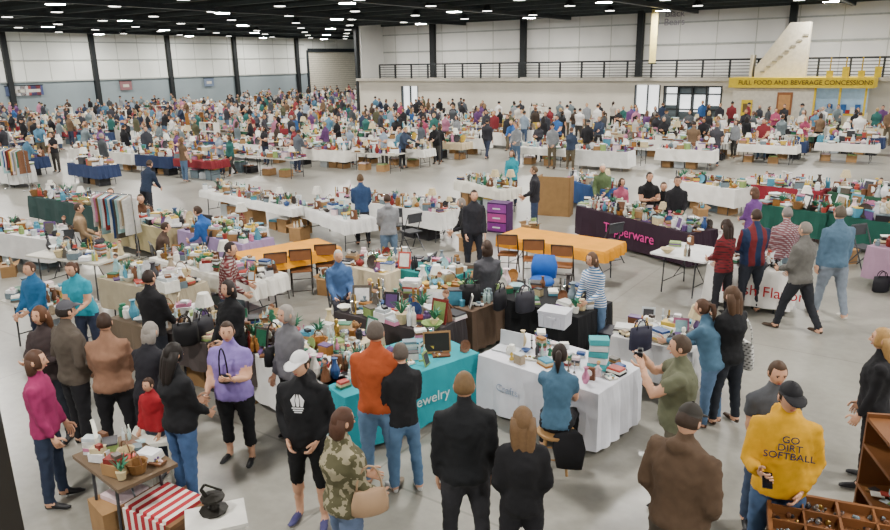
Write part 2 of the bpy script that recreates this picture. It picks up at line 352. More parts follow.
def figure(H=1.75,lean=0,arms=((8,9,14,4),(8,9,14,4)),legs=((2,2,4),(-2,2,4)),sit=False,bw=1.0,fem=False,ease=.012,hem=.475,sleeve=1.0,leglen=.97,hair='short',yaw=0,nod=0,vox=.026,cap=False,inner=False,hood=False,curl=1.0,baggy=.012):
    X=Vector((1,0,0)); la=math.radians(lean); U=Vector((0,math.sin(la),math.cos(la))); Fw=Vector((0,math.cos(la),-math.sin(la)))
    e=ease
    joints=[]; zmin=9
    for i,s in enumerate((-1,1)):
        a,kf,ab=[math.radians(q) for q in legs[i]] if not sit else [math.radians(q) for q in (80+i*3,82-i*8,9)]
        hp=Vector((s*.05*H*bw,0,-.012*H))
        d1=Vector((s*math.sin(ab),math.sin(a),-math.cos(a))).normalized(); kn=hp+d1*.24*H
        d2=Vector((s*math.sin(ab)*.4,math.sin(a-kf),-math.cos(a-kf))).normalized(); an=kn+d2*.232*H
        joints.append((hp,kn,an)); zmin=min(zmin,an.z)
    hz=.035*H-zmin
    P=Vector((0,0,hz))
    def sp(f,y=0,x=0): return P+U*((f-.515)*H)+Fw*(y*H)+X*(x*H)
    mb=MB(); seg=[]
    ri=[(.47,.084,.062),(.50,.093,.07),(.55,.089,.068),(.61,.084,.066),(.68,.092,.071),(.75,.104,.072),(.79,.104,.062),(.82,.078,.05),(.845,.043,.042)]
    if fem: ri=[(.47,.09,.066),(.50,.097,.073),(.55,.088,.068),(.61,.075,.062),(.68,.083,.074),(.735,.091,.078),(.785,.09,.058),(.815,.066,.046),(.84,.038,.038)]
    def rr(f):
        for (f0,x0,y0),(f1,x1,y1) in zip(ri,ri[1:]):
            if f<=f1:
                t=max(0,(f-f0)/(f1-f0)); return x0+(x1-x0)*t,y0+(y1-y0)*t
        return ri[-1][1:]
    bb=1+(bw-1)*1.3
    fr=[hem]+[r[0] for r in ri if r[0]>hem+.02]
    pts=[];rad=[]
    for f in fr:
        a,c=rr(f); g=bb if f<.76 else (1+(bw-1)*.5)
        ee=e if f<.8 else e*.5
        pts.append(sp(f,0.004*(bb>1.05)*3 if .5<f<.7 else 0)); rad.append((a*H*g+ee*(1.3 if f<.55 else 1),c*H*(g if f>.74 else 1+(g-1)*1.6)+ee))
    mb.tube(pts,rad,0,14)
    pts=[];rad=[]
    for f in(.455,.475,.50,.55,.60):
        a,c=rr(f); pts.append(P+(U*.6+Vector((0,0,.4))).normalized()*((f-.515)*H)); rad.append((a*H*bb*(.8 if f<.46 else 1),c*H*bb*(.8 if f<.46 else 1)))
    mb.tube(pts,rad,0,14)
    for f0,f1 in((hem,.62),(.62,.82)): seg.append((sp(f0),sp(f1),.08*H*bb,'T'))
    seg.append((sp(.45),sp(.5),.08*H*bb,'P'))
    mb.tube([sp(.80),sp(.85),sp(.90,.008)],[.04*H,.033*H,.033*H],0,10); seg.append((sp(.845),sp(.90,.008),.035*H,'N'))
    if hood: 
        mb.tube([sp(.84,-.03,-.055),sp(.85,-.055,-.03),sp(.85,-.06,0),sp(.85,-.055,.03),sp(.84,-.03,.055)],[.018*H,.024*H,.027*H,.024*H,.018*H],0,8,side=(0,0,1)); seg.append((sp(.85,-.06,-.03),sp(.85,-.06,.03),.03*H,'H'))
    elif e>.009:
        mb.tube([sp(.835),sp(.858)],[(.047*H,.045*H),(.041*H,.041*H)],0,12)
    hands=[]
    sw=.1 if not fem else .087
    sw*=1+(bw-1)*.8
    for i,s in enumerate((-1,1)):
        f,ab,ef,inn=[math.radians(q) for q in arms[i]]
        p0=sp(.785,0,s*.06); sh=sp(.79,0,s*sw)
        d1=Vector((s*math.sin(ab),math.cos(ab)*math.sin(f),-math.cos(ab)*math.cos(f)))
        el=sh+d1*.172*H; g=f+ef
        d2=Vector((s*(math.sin(ab)*.5)-s*math.sin(inn),math.cos(inn)*math.sin(g),-math.cos(inn)*math.cos(g))).normalized()
        wr=el+d2*.145*H
        k=.9 if fem else 1.0; k*=1+(bw-1)*.6
        long=sleeve>.9
        ew=e if long else .002
        mb.tube([p0,sh,(sh+el)/2,el,el+d2*.06*H,wr],[.036*H*k+e*.5,.035*H*k+e*.7,.030*H*k+e*.7,.025*H*k+ew*.8,.025*H*k+ew*.8,.0165*H*k+ew*.7],0,10,side=(0,1,.3))
        if not long and sleeve>.1: mb.tube([sh,sh+d1*sleeve*.3*H],[.036*H*k+e,.035*H*k+.014],0,10,side=(0,1,.3))
        seg.append((sh,el,.03*H,('A',0))); seg.append((el,wr,.022*H,('A',1))); hands.append((wr,d2,s))
    for i,s in enumerate((-1,1)):
        hp,kn,an=[q+P for q in joints[i]]
        lg=leglen>.85; bg_=baggy if lg else .002
        mb.tube([hp+Vector((0,0,.02*H)),hp.lerp(kn,.15),hp.lerp(kn,.5),kn,kn.lerp(an,.3),kn.lerp(an,.75),an+Vector((0,0,.01*H))],[.05*H*bb,.054*H*bb,.047*H*bb+.004,.034*H*(1+(bb-1)*.5)+bg_*.6,.033*H+bg_*.8,.024*H+bg_*1.3,.022*H+bg_*1.4],0,10)
        if not lg: 
            tt=leglen*2; ee=hp.lerp(kn,min(tt,1)) if tt<=1 else kn.lerp(an,tt-1)
            mb.tube([hp,hp.lerp(kn,.5),hp.lerp(kn,.9)] if tt<=1 else [hp,kn,ee],[.056*H*bb,.052*H*bb,.047*H*bb] if tt<=1 else [.055*H*bb,.042*H,.042*H],0,10)
        seg.append((hp,kn,.045*H*bb,('L',0))); seg.append((kn,an,.03*H,('L',1)))
        ox=s*.018*H; z=an.z-.013*H
        h0=Vector((an.x,an.y-.026*H,z)); t0=Vector((an.x+ox,an.y+.115*H,z-.006*H))
        mb.tube([h0-Vector((0,.006*H,0)),h0,Vector((an.x,an.y+.02*H,z+.004*H)),Vector((an.x+ox*.6,an.y+.07*H,z-.002*H)),t0,t0+Vector((0,.012*H,-.002))],[.012*H,(.02*H,.021*H),(.022*H,.024*H),(.027*H,.018*H),(.022*H,.014*H),.007*H],0,10)
        seg.append((h0,t0,.022*H,'F'))
    me=mb.mesh('tmp'); ob=place(me,'tmp'); md=ob.modifiers.new('r','REMESH'); md.mode='VOXEL'; md.voxel_size=vox
    ms=ob.modifiers.new('s','SMOOTH'); ms.factor=.5; ms.iterations=2
    dg=bpy.context.evaluated_depsgraph_get(); me2=bpy.data.meshes.new_from_object(ob.evaluated_get(dg))
    nv=len(me2.vertices); co=np.empty(nv*3); me2.vertices.foreach_get('co',co); co=co.reshape(-1,3)
    no=np.empty(nv*3); me2.vertices.foreach_get('normal',no); no=no.reshape(-1,3)
    fs=[tuple(p.vertices) for p in me2.polygons]
    bpy.data.objects.remove(ob); bpy.data.meshes.remove(me); bpy.data.meshes.remove(me2)
    FIGN[0]+=1; ph=FIGN[0]*1.7
    w_=np.sin(co[:,2]*47+7*np.sin(co[:,0]*19+ph)+ph)*np.sin(co[:,0]*33+co[:,1]*29+co[:,2]*13+ph)+.5*np.sin(co[:,2]*83+co[:,0]*41+5*np.sin(co[:,1]*23+ph))
    msk=(co[:,2]>.1)
    co=co+no*(w_*.0055*msk)[:,None]
    ctr=np.array([co[list(f)].mean(0) for f in fs])
    best=np.full(len(fs),1e9); lab=np.zeros(len(fs),int)
    for a,c,r,k in seg:
        a_=np.array(a);d=np.array(c)-a_; t=np.clip(((ctr-a_)@d)/(d@d),0,1); dd=np.linalg.norm(ctr-(a_+t[:,None]*d),axis=1)-r
        if k=='T':
            rel=ctr-np.array(P); fu=(rel@np.array(U))/H+.515
            L=np.where(fu<hem+.004,PANTS,TOP)
            if inner: L=np.where((np.abs(ctr[:,0])<.026*H)&((rel@np.array(Fw))>0)&(fu>hem+.01),INNER,L)
        elif k=='P': L=np.full(len(fs),PANTS)
        elif k=='N': L=np.full(len(fs),SKIN)
        elif k=='H': L=np.full(len(fs),TOP)
        elif k=='F': L=np.full(len(fs),SHOE)
        elif k[0]=='A': L=np.where((k[1]+t)/2<=sleeve,TOP,SKIN)
        else: L=np.where((k[1]+t)/2<=leglen,PANTS,SKIN)
        mm=dd<best; best[mm]=dd[mm]; lab[mm]=L[mm]
    rel=ctr-np.array(P); fu=(rel@np.array(U))/H+.515
    jk=(fu>hem+.004)&(fu<.8)&(lab==PANTS)&(not sit)&(np.abs(lean)<50); lab[jk]=TOP
    out=MB(); out.v=[tuple(c) for c in co]; out.f=[list(f) for f in fs]; out.m=[int(x) for x in lab]
    for wr,d2,s in hands: hand(out,wr,d2,s,H,curl,5 if vox<.03 else 4)
    hc=sp(.932,.016); M=Matrix.Translation(hc)@Matrix.Rotation(math.radians(yaw),4,'Z')@Matrix.Rotation(-math.radians(lean*.6+nod),4,'X')
    headmesh(out,M,H,hair,cap,18 if vox<.03 else 12,12 if vox<.03 else 8)
    me=out.mesh('figure',True)
    for i in range(9): me.materials.append(None)
    info=dict(head=Vector((hc.x,hc.y,0)),top=hc.z+.068*H,hands=[(w_+d_*.06*H) for w_,d_,_ in hands],sp=sp,P=P,H=H)
    return me,info
EYEM=mat('1a1412',.3); LIPM=mat('a05a50',.5)
SK={'l':mat('d2a284',.55),'m':mat('bd8a68',.55),'d':mat('7c5238',.55)}
def dress(o,top,pants,hair='3a2a1e',shoe='1d1d20',skin='l',inner='e4e4e0',cap='18181c'):
    def mm(c): return c if not isinstance(c,str) else mat(c,.85,scale=14)
    ms=[mm(top),mm(pants),SK[skin],mat(shoe,.5),mat(hair,.6,scale=40),EYEM,LIPM,mm(inner),mat(cap,.7)]
    for i,mt in enumerate(ms): o.material_slots[i].link='OBJECT'; o.material_slots[i].material=mt
OCC=[]
def person(name,px,py,h,top,pants,hairc='3a2a1e',skin='l',shoe='1d1d20',inner='e4e4e0',capc='18181c',**kw):
    me,info=figure(**kw); r=math.radians(h)
    p=at(px,py,info['top']); hd=Matrix.Rotation(r,3,'Z')@info['head']
    p=p-hd; p.z=0
    o=place(me,name,p,r); dress(o,top,pants,hairc,shoe,skin,inner,capc); OCC.append(p)
    return o,info
REST=((8,6,14,4),(6,6,16,4)); POCKET=((-8,12,50,30),(-8,12,50,30)); BROWSE=((12,5,55,22),(14,6,34,16)); PHONE=((16,7,95,25),(8,6,20,5)); REACH=((50,6,25,10),(20,6,50,18)); PHOTO=((60,14,95,38),(60,14,95,38)); CROSS=((22,10,75,52),(22,10,75,52)); PLAIN=((3,6,8,2),(4,6,10,2))
WALK=((22,10,3),(-16,14,3)); ST=((3,3,4),(-3,3,5))
jean='4f6884'; djean='2a3546'; bk='18181b'
camo=mat('55523a',.85,kind='camo',c2='968e74',scale=14); striped=mat('3c6c9c',.8,kind='stripe',c2='dfe2e6',scale=9); plaidr=mat('5c1418',.8,kind='plaid',c2='a8a4a0',scale=7); plaidg=mat('7a484c',.8,kind='plaid',c2='b9b6ba',scale=9)
rustman=person('man_in_rust_shirt',375,321,-8,'a84e28','6482a2','5a5048',H=1.8,bw=1.12,arms=BROWSE,legs=ST,hem=.49,shoe='7a6a58')
person('man_in_black_coat',400,343,25,'1c1d20','5a7a9c','5a5048',H=1.6,bw=.94,arms=BROWSE,legs=ST,shoe='c8c8c8')
capman,ci=person('man_in_white_cap',299,352,172,'141518','161719','3a2a1e',shoe='4b4a78',capc='e4e4e4',H=1.74,bw=1.06,arms=POCKET,legs=ST,leglen=.52,cap=True,hood=True,nod=4,yaw=-14)
camw,cwi=person('woman_in_camouflage_jacket',342,408,-55,camo,'5c6c88','4a3022',H=1.64,fem=True,bw=1.15,arms=BROWSE,hair='bob',ease=.018,nod=10)
person('man_in_black_jacket',464,372,2,'17191c','2c2c30','6e5638',H=1.8,bw=1.08,arms=PLAIN,legs=ST,ease=.02)
person('woman_with_long_hair',523,407,-4,'19191c','1e1e22','6e5438',H=1.66,fem=True,arms=POCKET,hair='long',bw=1.02)
person('man_in_brown_jacket',690,405,-48,'524030','4a4238','3a2c22',capc='2c2822',H=1.82,bw=1.18,arms=POCKET,ease=.022,hood=True,cap=True,nod=18)
yman,yi=person('man_in_yellow_hoodie',792,383,160,'cc980e','42597a','3a2a1c',H=1.8,bw=1.08,arms=(POCKET[0],(20,12,80,22)),ease=.02,hood=True,cap=True,nod=4,yaw=12)
person('teenager_in_grey_tshirt',779,361,175,'505358','44536c','4a3626',H=1.66,sleeve=.3,arms=BROWSE,nod=14)
person('woman_in_black_top',884,328,60,bk,'161619','a88450',H=1.68,fem=True,arms=REST,hair='long',bw=1.06)
pw,pwi=person('woman_in_purple_tshirt',226,322,172,'8572b4','17181b','3c2c20',H=1.62,fem=True,bw=1.24,sleeve=.28,leglen=.8,arms=((25,12,85,30),(12,12,45,15)),hair='short',yaw=20)
person('woman_in_black_jacket',172,343,-35,'17181b','44608a','1a1410',H=1.66,fem=True,bw=1.1,arms=BROWSE,hair='long',shoe='8a8a90',nod=10)
person('child_in_red_vest',147,378,160,'901822','28303f','3a2618',H=1.12,arms=REST)
person('woman_in_tan_top',103,313,12,'86644f','19191d','34241a',H=1.66,fem=True,bw=1.2,arms=BROWSE,hair='short')
person('man_in_grey_shirt',64,301,-35,'50483f','1c1c20','2a2420',capc='4a4a50',H=1.76,bw=1.1,arms=POCKET,cap=True)
person('woman_with_brown_hair',38,306,170,'3a3030','20242c','5a3a24',H=1.65,fem=True,hair='long',arms=CROSS)
person('woman_in_magenta_top',34,350,-80,'902858','2a3448','4a3224',H=1.64,fem=True,hair='bob',arms=REST)
person('woman_in_turquoise_shirt',70,262,175,'2896ac','2c3448','4a3020',H=1.6,fem=True,hair='pony',lean=14,arms=BROWSE,sleeve=.3,bw=1.08)
person('boy_in_blue_shirt',28,262,160,'24608c','2c3448','4a3020',H=1.55,arms=BROWSE)
person('shopper_in_black_coat',148,270,-20,bk,'20242c','2a1e18',H=1.66,arms=BROWSE)
person('shopper_in_dark_sweater',149,322,-10,'202026','1a1a20','8a847c',H=1.6,fem=True,arms=BROWSE,lean=14,hair='bob')
person('shopper_in_plaid_shirt',230,242,-90,plaidr,djean,'2a2020',H=1.65,arms=BROWSE,lean=8)
person('shopper_in_long_coat',227,280,150,'141518','1a1a20','2a2220',H=1.66,hem=.33,arms=BROWSE,fem=True,hair='bob',bw=1.08)
gw,gwi=person('woman_in_grey_sweater',285,305,140,'66666a','19191d','948e86',H=1.64,fem=True,bw=1.1,hair='bob',arms=REST)
swm,swi=person('seated_woman_in_blue_top',560,344,-15,'44667e','17171b','241812',H=1.7,fem=True,sit=True,sleeve=.3,lean=14,hair='pony',arms=REACH,shoe='303036')
person('woman_in_denim_shirt',703,299,50,'48687f',jean,'4a3222',H=1.56,fem=True,lean=14,arms=REACH,hair='pony',shoe='5a3a2a',legs=ST,bw=1.08)
tw,_=person('woman_in_black_hoodie',733,286,25,'141518','20242c','4c3624',H=1.7,hair='long',fem=True,bw=1.12,arms=BROWSE,legs=ST,shoe='3a281c')
phm,phi=person('man_taking_photo',681,335,72,'62654f','5a5446','4a3c30',H=1.74,bw=1.16,sleeve=.3,arms=PHOTO,nod=5)
person('woman_in_striped_sweater',592,252,130,striped,jean,'5a4230',H=1.6,fem=True,hair='bob',lean=10,arms=BROWSE)
person('woman_in_charcoal_sweater',487,240,8,'444449','30384a','3a2a20',H=1.63,fem=True,bw=1.08,arms=BROWSE,hair='bob',shoe='2a2a2e')
person('older_woman_in_black',461,198,100,'1a1a1e','202024','7a7068',H=1.55,fem=True,arms=BROWSE,lean=8,hair='bob')
person('man_in_dark_jacket',474,190,190,'222228','22242c','3a2c24',H=1.72,arms=REST)
person('shopper_in_grey_hoodie',387,194,15,'828488','566a80','3a2a20',H=1.6,arms=BROWSE,hood=True,bw=1.08)
person('woman_in_red_plaid',727,219,25,mat('6a1a20',.8,kind='plaid',c2='1c1c1e',scale=7),'1c1c22','2c1e16',H=1.66,fem=True,hair='long',arms=BROWSE)
person('man_in_blue_and_red_shirt',757,209,8,mat('20304f',.8,kind='vstripe',c2='6c2428',scale=1.6),'2a2e38','3a2c22',H=1.78,bw=1.16,arms=BROWSE)
person('man_in_plaid_shirt',788,207,5,plaidg,'3a3c44','7a7470',H=1.74,bw=1.12,arms=BROWSE)
person('man_in_grey_jacket',806,222,30,'62605c','202228','7c746c',H=1.8,bw=1.1,arms=BROWSE,legs=WALK,shoe='3a2c20')
person('man_in_denim_jacket',841,206,6,'516c82','78828e','5a5044',H=1.88,bw=1.12,arms=PLAIN,legs=((12,6,3),(-10,10,3)),shoe='c4c0b8')
SEATS=[(swm.location.copy(),-15,'stool')]
def seated(name,px,py,h,top,pants,**kw):
    o,i=person(name,px,py,h,top,pants,sit=True,**kw); SEATS.append((o.location.copy(),h)); return o
seated('seated_man_in_blue_shirt',197,206,75,'2c5ea4','22242c',H=1.75,lean=16,arms=BROWSE)
seated('seated_man_in_green_sweater',603,164,160,'50603f','30343c',H=1.78,arms=BROWSE,hairc='b0aaa2')
seated('seated_vendor_in_tan_shirt',78,203,-70,'947c60','3a3a40',H=1.7,arms=BROWSE)
seated('seated_vendor_in_black',664,182,175,bk,'22242c',H=1.7,arms=BROWSE)
seated('seated_vendor_in_brown',140,194,200,'5c3c28','22242c',H=1.7,arms=BROWSE)
seated('seated_man_with_white_hair',338,250,200,'42608c','2c2c34',H=1.6,arms=BROWSE,hairc='b8b4ac')
seated('seated_woman_in_pink',622,178,190,'a8546c','2c2c34',H=1.62,fem=True,hair='bob',arms=BROWSE)
seated('seated_vendor_in_dark_coat',110,188,190,'2a2a30','22242c',H=1.7,arms=BROWSE)
seated('seated_vendor_in_brown_coat',165,222,-60,'4a3a30','22242c',H=1.6,arms=BROWSE,lean=12)
person('vendor_in_black_tshirt',650,172,185,bk,'22242c','2a2018',H=1.7,arms=CROSS,sleeve=.3)
person('vendor_in_black_hoodie',678,176,170,'202024','22242c','2a2018',H=1.72,arms=BROWSE)
person('woman_in_purple_jacket',755,187,20,'6c4484',djean,'5a4030',H=1.64,fem=True,hair='bob',arms=BROWSE)
person('woman_in_teal_shirt',512,150,160,'288c9c',djean,'4a3828',H=1.66,fem=True,arms=BROWSE,hair='bob')
person('man_in_black_vest',149,160,-20,'202c40','22242c','3a2c22',H=1.75,arms=BROWSE,lean=20)
person('shopper_in_navy_jacket',360,174,10,'2c4468','22242c','5a4630',H=1.7,arms=BROWSE)
person('shopper_in_dark_vest',534,166,80,'26262c','34405a','5a4630',H=1.7,arms=BROWSE)
text(yman,'lettering','GO\nDIRT\nSOFTBALL',.08,(-.02,.195,1.34),(math.pi/2,0,math.pi),mat('1c2a4a'))
eb=MB()
for s in(-1,0,1): eb.tube([(s*.035,0,-.04),(s*.045,.004,.02),(s*.02,0,.075)],[(.012,.004),(.02,.005),(.004,.003)],mat('f0f0f0'),6)
for k in(0,1,2): eb.box((0,.004,-.055-k*.02),(.11-.02*k,.006,.009),mat('f0f0f0'))
eb.obj('chest_emblem',(0,.162,1.32),0,parent=capman)
def bag(parent,loc,c,sz=(.3,.12,.24),strap=.3,rz=0,c2=None):
    b=MB(); m=mat(c,.5) if isinstance(c,str) else c; w,d,h=sz
    b.tube([(0,0,-h/2),(0,0,-h*.42),(0,0,0),(0,0,h*.42),(0,0,h/2)],[(w*.40,d*.36),(w*.5,d*.5),(w*.5,d*.5),(w*.42,d*.32),(w*.38,d*.1)],m,12)
    pts=[(w*.34*math.cos(a),0,h*.42+strap*math.sin(a)) for a in [math.pi*i/8 for i in range(9)]]
    b.tube(pts,.009,m,5,side=(0,1,0)); b.box((0,d*.47,h*.1),(w*.3,.02,.03),mat(c2 or 'b8a060',.4,.6))
    return b.obj('handbag',loc,rz,True,parent)
bag(camw,(.24,.1,.92),'a88a6c',(.3,.12,.22),rz=1.3,strap=.22); bag(gw,(.27,.02,.98),'141416',rz=1.5,strap=.3)
bag(tw,(.3,.05,.82),mat('dcdcd8',.7,kind='plaid',c2='17171a',scale=9),(.36,.12,.34),.28,rz=1.4)
bag(pw,(-.02,.24,1.08),'17171a',(.13,.09,.09),.3)
ph=MB(); hp=(phi['hands'][0]+phi['hands'][1])/2; ph.box((0,0,0),(.14,.05,.09),mat('1a1a1e',.4)); ph.lathe([(.035,0),(.035,.05),(.03,.055)],(0,0,0),mat('1a1a1e',.3),10,Matrix.Rotation(-math.pi/2,4,'X')); ph.box((0,0,.055),(.05,.04,.025),mat('1a1a1e')); ph.obj('camera_body',hp,0,parent=phm)
mp=MB(); mp.box((0,0,0),(.07,.012,.14),mat('101014',.2)); mp.box((0,-.007,0),(.06,.002,.12),mat('c8d8e8',.2,emit=.6)); o=mp.obj('phone',yi['hands'][1]+Vector((-.01,.02,.0)),0,parent=yman); o.rotation_euler=(1.2,0,0)
# ------------------------------------------------------------------ goods
PAL=['6c4830','94652f','c8b890','ecead f'.replace(' ',''),'dcdad0','26262a','7c2824','b04a40','2c4a7c','4a8ca4','2c6c50','88a060','d0b048','c07898','5c4474','e4e8ec','805c34','5a544c','bcc4c8','e8e8ea','3c3430','f0ece4','6c7c84','a09078','e0c8cc','9cc4c8','3a3a3e','c8c8c4']
PM=[mat(c,.45,scale=20) for c in PAL]; GOLD=mat('b0904a',.3,.8); SILV=mat('c0c4c8',.2,.9); GLS=mat('b8d0cc',.1)
CARD=mat('9a7850',.8)
KINDS=['box','box','box','books','books','vase','bottle','bottle','bowl','plate','basket','frame','jar','doll','clock','car','cloth','cloth','plant','tray','tray','candle','carton','carton','tin','teapot','vase','jar','figur','books','bottle','cards','cards']
def item(mb,x,y,z,R,big=1.0):
    k=R.choice(KINDS) if R.random()>.008 else 'lamp'
    m=R.choice(PM); m2=R.choice(PM); s=R.uniform(.65,1.2)*big; a=R.uniform(-.8,.8); c=(x,y,z)
    if k=='box':
        h=R.uniform(.05,.2)*s
        mb.box((x,y,z+h/2),(.18*s,.13*s,h),m,a); mb.box((x,y,z+h+.006*s),(.187*s,.137*s,.015*s),m2,a)
    elif k=='cards':
        for i in range(5): mb.box((x+R.uniform(-.07,.07),y+R.uniform(-.06,.06),z+.006+.006*i),(R.uniform(.06,.13),R.uniform(.06,.1),.006),R.choice(PM),R.uniform(0,3))
    elif k=='books':
        h=z
        for i in range(R.randint(2,6)): mb.box((x,y,h+.018),(.2*s,.14*s,.032),R.choice(PM),a+R.uniform(-.2,.2)); h+=.034
    elif k=='vase': mb.lathe([(.035*s,0),(.06*s,.06*s),(.065*s,.12*s),(.03*s,.2*s),(.025*s,.24*s),(.045*s,.27*s)],c,m,8)
    elif k=='bottle': 
        for dx,dy in((0,0),(.06,.03),(-.02,.07)): mb.lathe([(.025*s,0),(.027*s,.12*s),(.01*s,.16*s),(.012*s,.21*s)],(x+dx,y+dy,z),R.choice([GLS,m,m2]),7)
    elif k=='bowl': mb.lathe([(.04*s,0),(.05*s,.01),(.11*s,.07*s),(.115*s,.075*s),(.1*s,.07*s),(.03*s,.02)],c,m,11)
    elif k=='plate':
        M=Matrix.Translation((x,y,z+.11*s))@Matrix.Rotation(math.radians(75),4,'X'); mb.lathe([(.06*s,-.01),(.11*s,.008),(.11*s,.012),(.06*s,-.004)],(0,0,0),m,12,M); mb.box((x,y+.03,z+.03),(.05,.08,.06),PM[0])
    elif k=='lamp':
        mb.lathe([(.06*s,0),(.065*s,.02),(.02*s,.05),(.05*s,.14*s),(.015*s,.22*s),(.012*s,.3*s)],c,m,8); mb.lathe([(.12*s,.26*s),(.07*s,.42*s)],c,R.choice([PM[3],PM[4],PM[2]]),10)
    elif k=='basket':
        mb.lathe([(.08*s,0),(.11*s,.11*s),(.115*s,.12*s),(.09*s,.11*s),(.07*s,.02)],c,R.choice([PM[1],PM[16],PM[2]]),10); mb.tube([(x+.11*s*math.cos(t),y,z+.11*s+.12*s*math.sin(t)) for t in [math.pi*i/7 for i in range(8)]],.007,PM[0],5,side=(0,1,0))
    elif k=='frame':
        M=Matrix.Translation((x,y,z+.13*s))@Matrix.Rotation(a,4,'Z')@Matrix.Rotation(-.25,4,'X')
        mb.box((0,0,0),(.2*s,.015,.26*s),m,0,M); mb.box((0,-.01,0),(.15*s,.006,.2*s),m2,0,M); mb.box((0,.05,-.03*s),(.02,.09,.02),m,0,M)
    elif k=='jar': mb.lathe([(.045*s,0),(.055*s,.02),(.055*s,.12*s),(.035*s,.14*s),(.04*s,.145*s),(.04*s,.17*s),(.012,.18*s)],c,m,9)
    elif k=='doll':
        mb.lathe([(.07*s,0),(.05*s,.1*s),(.025*s,.17*s),(.03*s,.21*s),(.012*s,.23*s)],c,m,9); mb.ball((x,y,z+.265*s),.035*s,SK['l'],7); mb.ball((x,y+.008,z+.275*s),.037*s,R.choice([PM[0],PM[12],PM[20]]),7); mb.tube([(x-.08*s,y,z+.14*s),(x,y,z+.2*s),(x+.08*s,y,z+.14*s)],.012,m,5,side=(0,1,0))
    elif k=='clock': mb.box((x,y,z+.1*s),(.16*s,.07*s,.2*s),PM[0],a,taper=.8); mb.lathe([(.055*s,0),(.055*s,.01)],(0,0,0),PM[21],10,Matrix.Translation((x,y-.035*s,z+.12*s))@Matrix.Rotation(math.pi/2,4,'X'))
    elif k=='car':
        mb.box((x,y,z+.035*s),(.2*s,.08*s,.03*s),m,a); mb.box((x,y,z+.065*s),(.1*s,.07*s,.035*s),m2,a,taper=.8)
        for dx in(-1,1):
            for dy in(-1,1):
                q=Vector((dx*.06*s,dy*.042*s,0)); q.rotate(Matrix.Rotation(a,3,'Z')); mb.ball((x+q.x,y+q.y,z+.02*s),(.02*s,.02*s,.02*s),PM[5],6,rings=4)
    elif k=='cloth':
        for i in range(3): mb.box((x,y,z+.015+.025*i),(.26*s-.01*i,.2*s-.01*i,.024),R.choice(PM),a,taper=.94)
    elif k=='plant':
        mb.lathe([(.05*s,0),(.065*s,.1*s),(.07*s,.11*s)],c,R.choice([PM[7],PM[2],PM[3]]),8)
        for i in range(9):
            t=i*.7; q=.09*s; mb.tube([(x,y,z+.1*s),(x+q*.6*math.cos(t),y+q*.6*math.sin(t),z+.19*s+.02*(i%3)),(x+q*1.3*math.cos(t),y+q*1.3*math.sin(t),z+.2*s+.03*(i%4))],[.006,(.018,.004),.002],PM[10],5)
    elif k=='tray':
        mb.box((x,y,z+.012),(.24*s,.17*s,.02),R.choice([PM[5],PM[0],PM[3],PM[14]]),a)
        for i in range(8): mb.ball((x+R.uniform(-.1,.1)*s,y+R.uniform(-.06,.06)*s,z+.03),.013,R.choice([GOLD,SILV,m,m2]),5,rings=4)
    elif k=='candle': 
        for dx in(0,.08): mb.lathe([(.035*s,0),(.012*s,.03),(.012*s,.15*s),(.03*s,.16*s),(.014*s,.17*s),(.012*s,.26*s)],(x+dx,y,z),R.choice([GOLD,SILV,m]),7)
    elif k=='carton':
        w_,d_,h_=.24*s,.18*s,.13*s; mb.box((x,y,z+h_/2),(w_,d_,h_),R.choice([CARD,PM[3],PM[22],PM[19]]),a); mb.box((x,y,z+h_+.02),(w_*.8,d_*.8,.06),m,a+.2); mb.box((x+.03,y,z+h_+.06),(w_*.4,d_*.4,.05),m2,a-.3)
    elif k=='tin': mb.lathe([(.06*s,0),(.06*s,.1*s),(.063*s,.1*s),(.063*s,.125*s),(.05*s,.13*s)],c,R.choice([m,SILV]),10)
    elif k=='teapot':
        mb.ball((x,y,z+.06*s),(.07*s,.07*s,.06*s),m,9); mb.tube([(x+.05*s,y,z+.05*s),(x+.1*s,y,z+.08*s),(x+.12*s,y,z+.12*s)],[.018*s,.012*s,.01*s],m,6,side=(0,1,0)); mb.tube([(x-.06*s,y,z+.09*s),(x-.11*s,y,z+.08*s),(x-.1*s,y,z+.04*s),(x-.06*s,y,z+.03*s)],.008,m,5,side=(0,1,0)); mb.ball((x,y,z+.125*s),.014*s,m,6)
    elif k=='figur':
        mb.lathe([(.045*s,0),(.045*s,.02),(.02*s,.05*s),(.035*s,.11*s),(.03*s,.15*s),(.012*s,.16*s),(.025*s,.19*s),(.02*s,.22*s),(.004,.23*s)],c,R.choice([m,GOLD,PM[3]]),7)
def goodsmesh(L,w,dens,seed,big=1.0,cell=.14):
    R=random.Random(seed); mb=MB(); nx=max(1,int(L/cell)); ny=max(1,int(w/cell))
    for i in range(nx):
        for jj in range(ny):
            if R.random()<dens:
                item(mb,-L/2+(i+.5)*L/nx+R.uniform(-.03,.03),-w/2+(jj+.5)*w/ny+R.uniform(-.03,.03),0,R,big)
    if not mb.v: item(mb,0,0,0,R,big)
    return mb.mesh('goods')
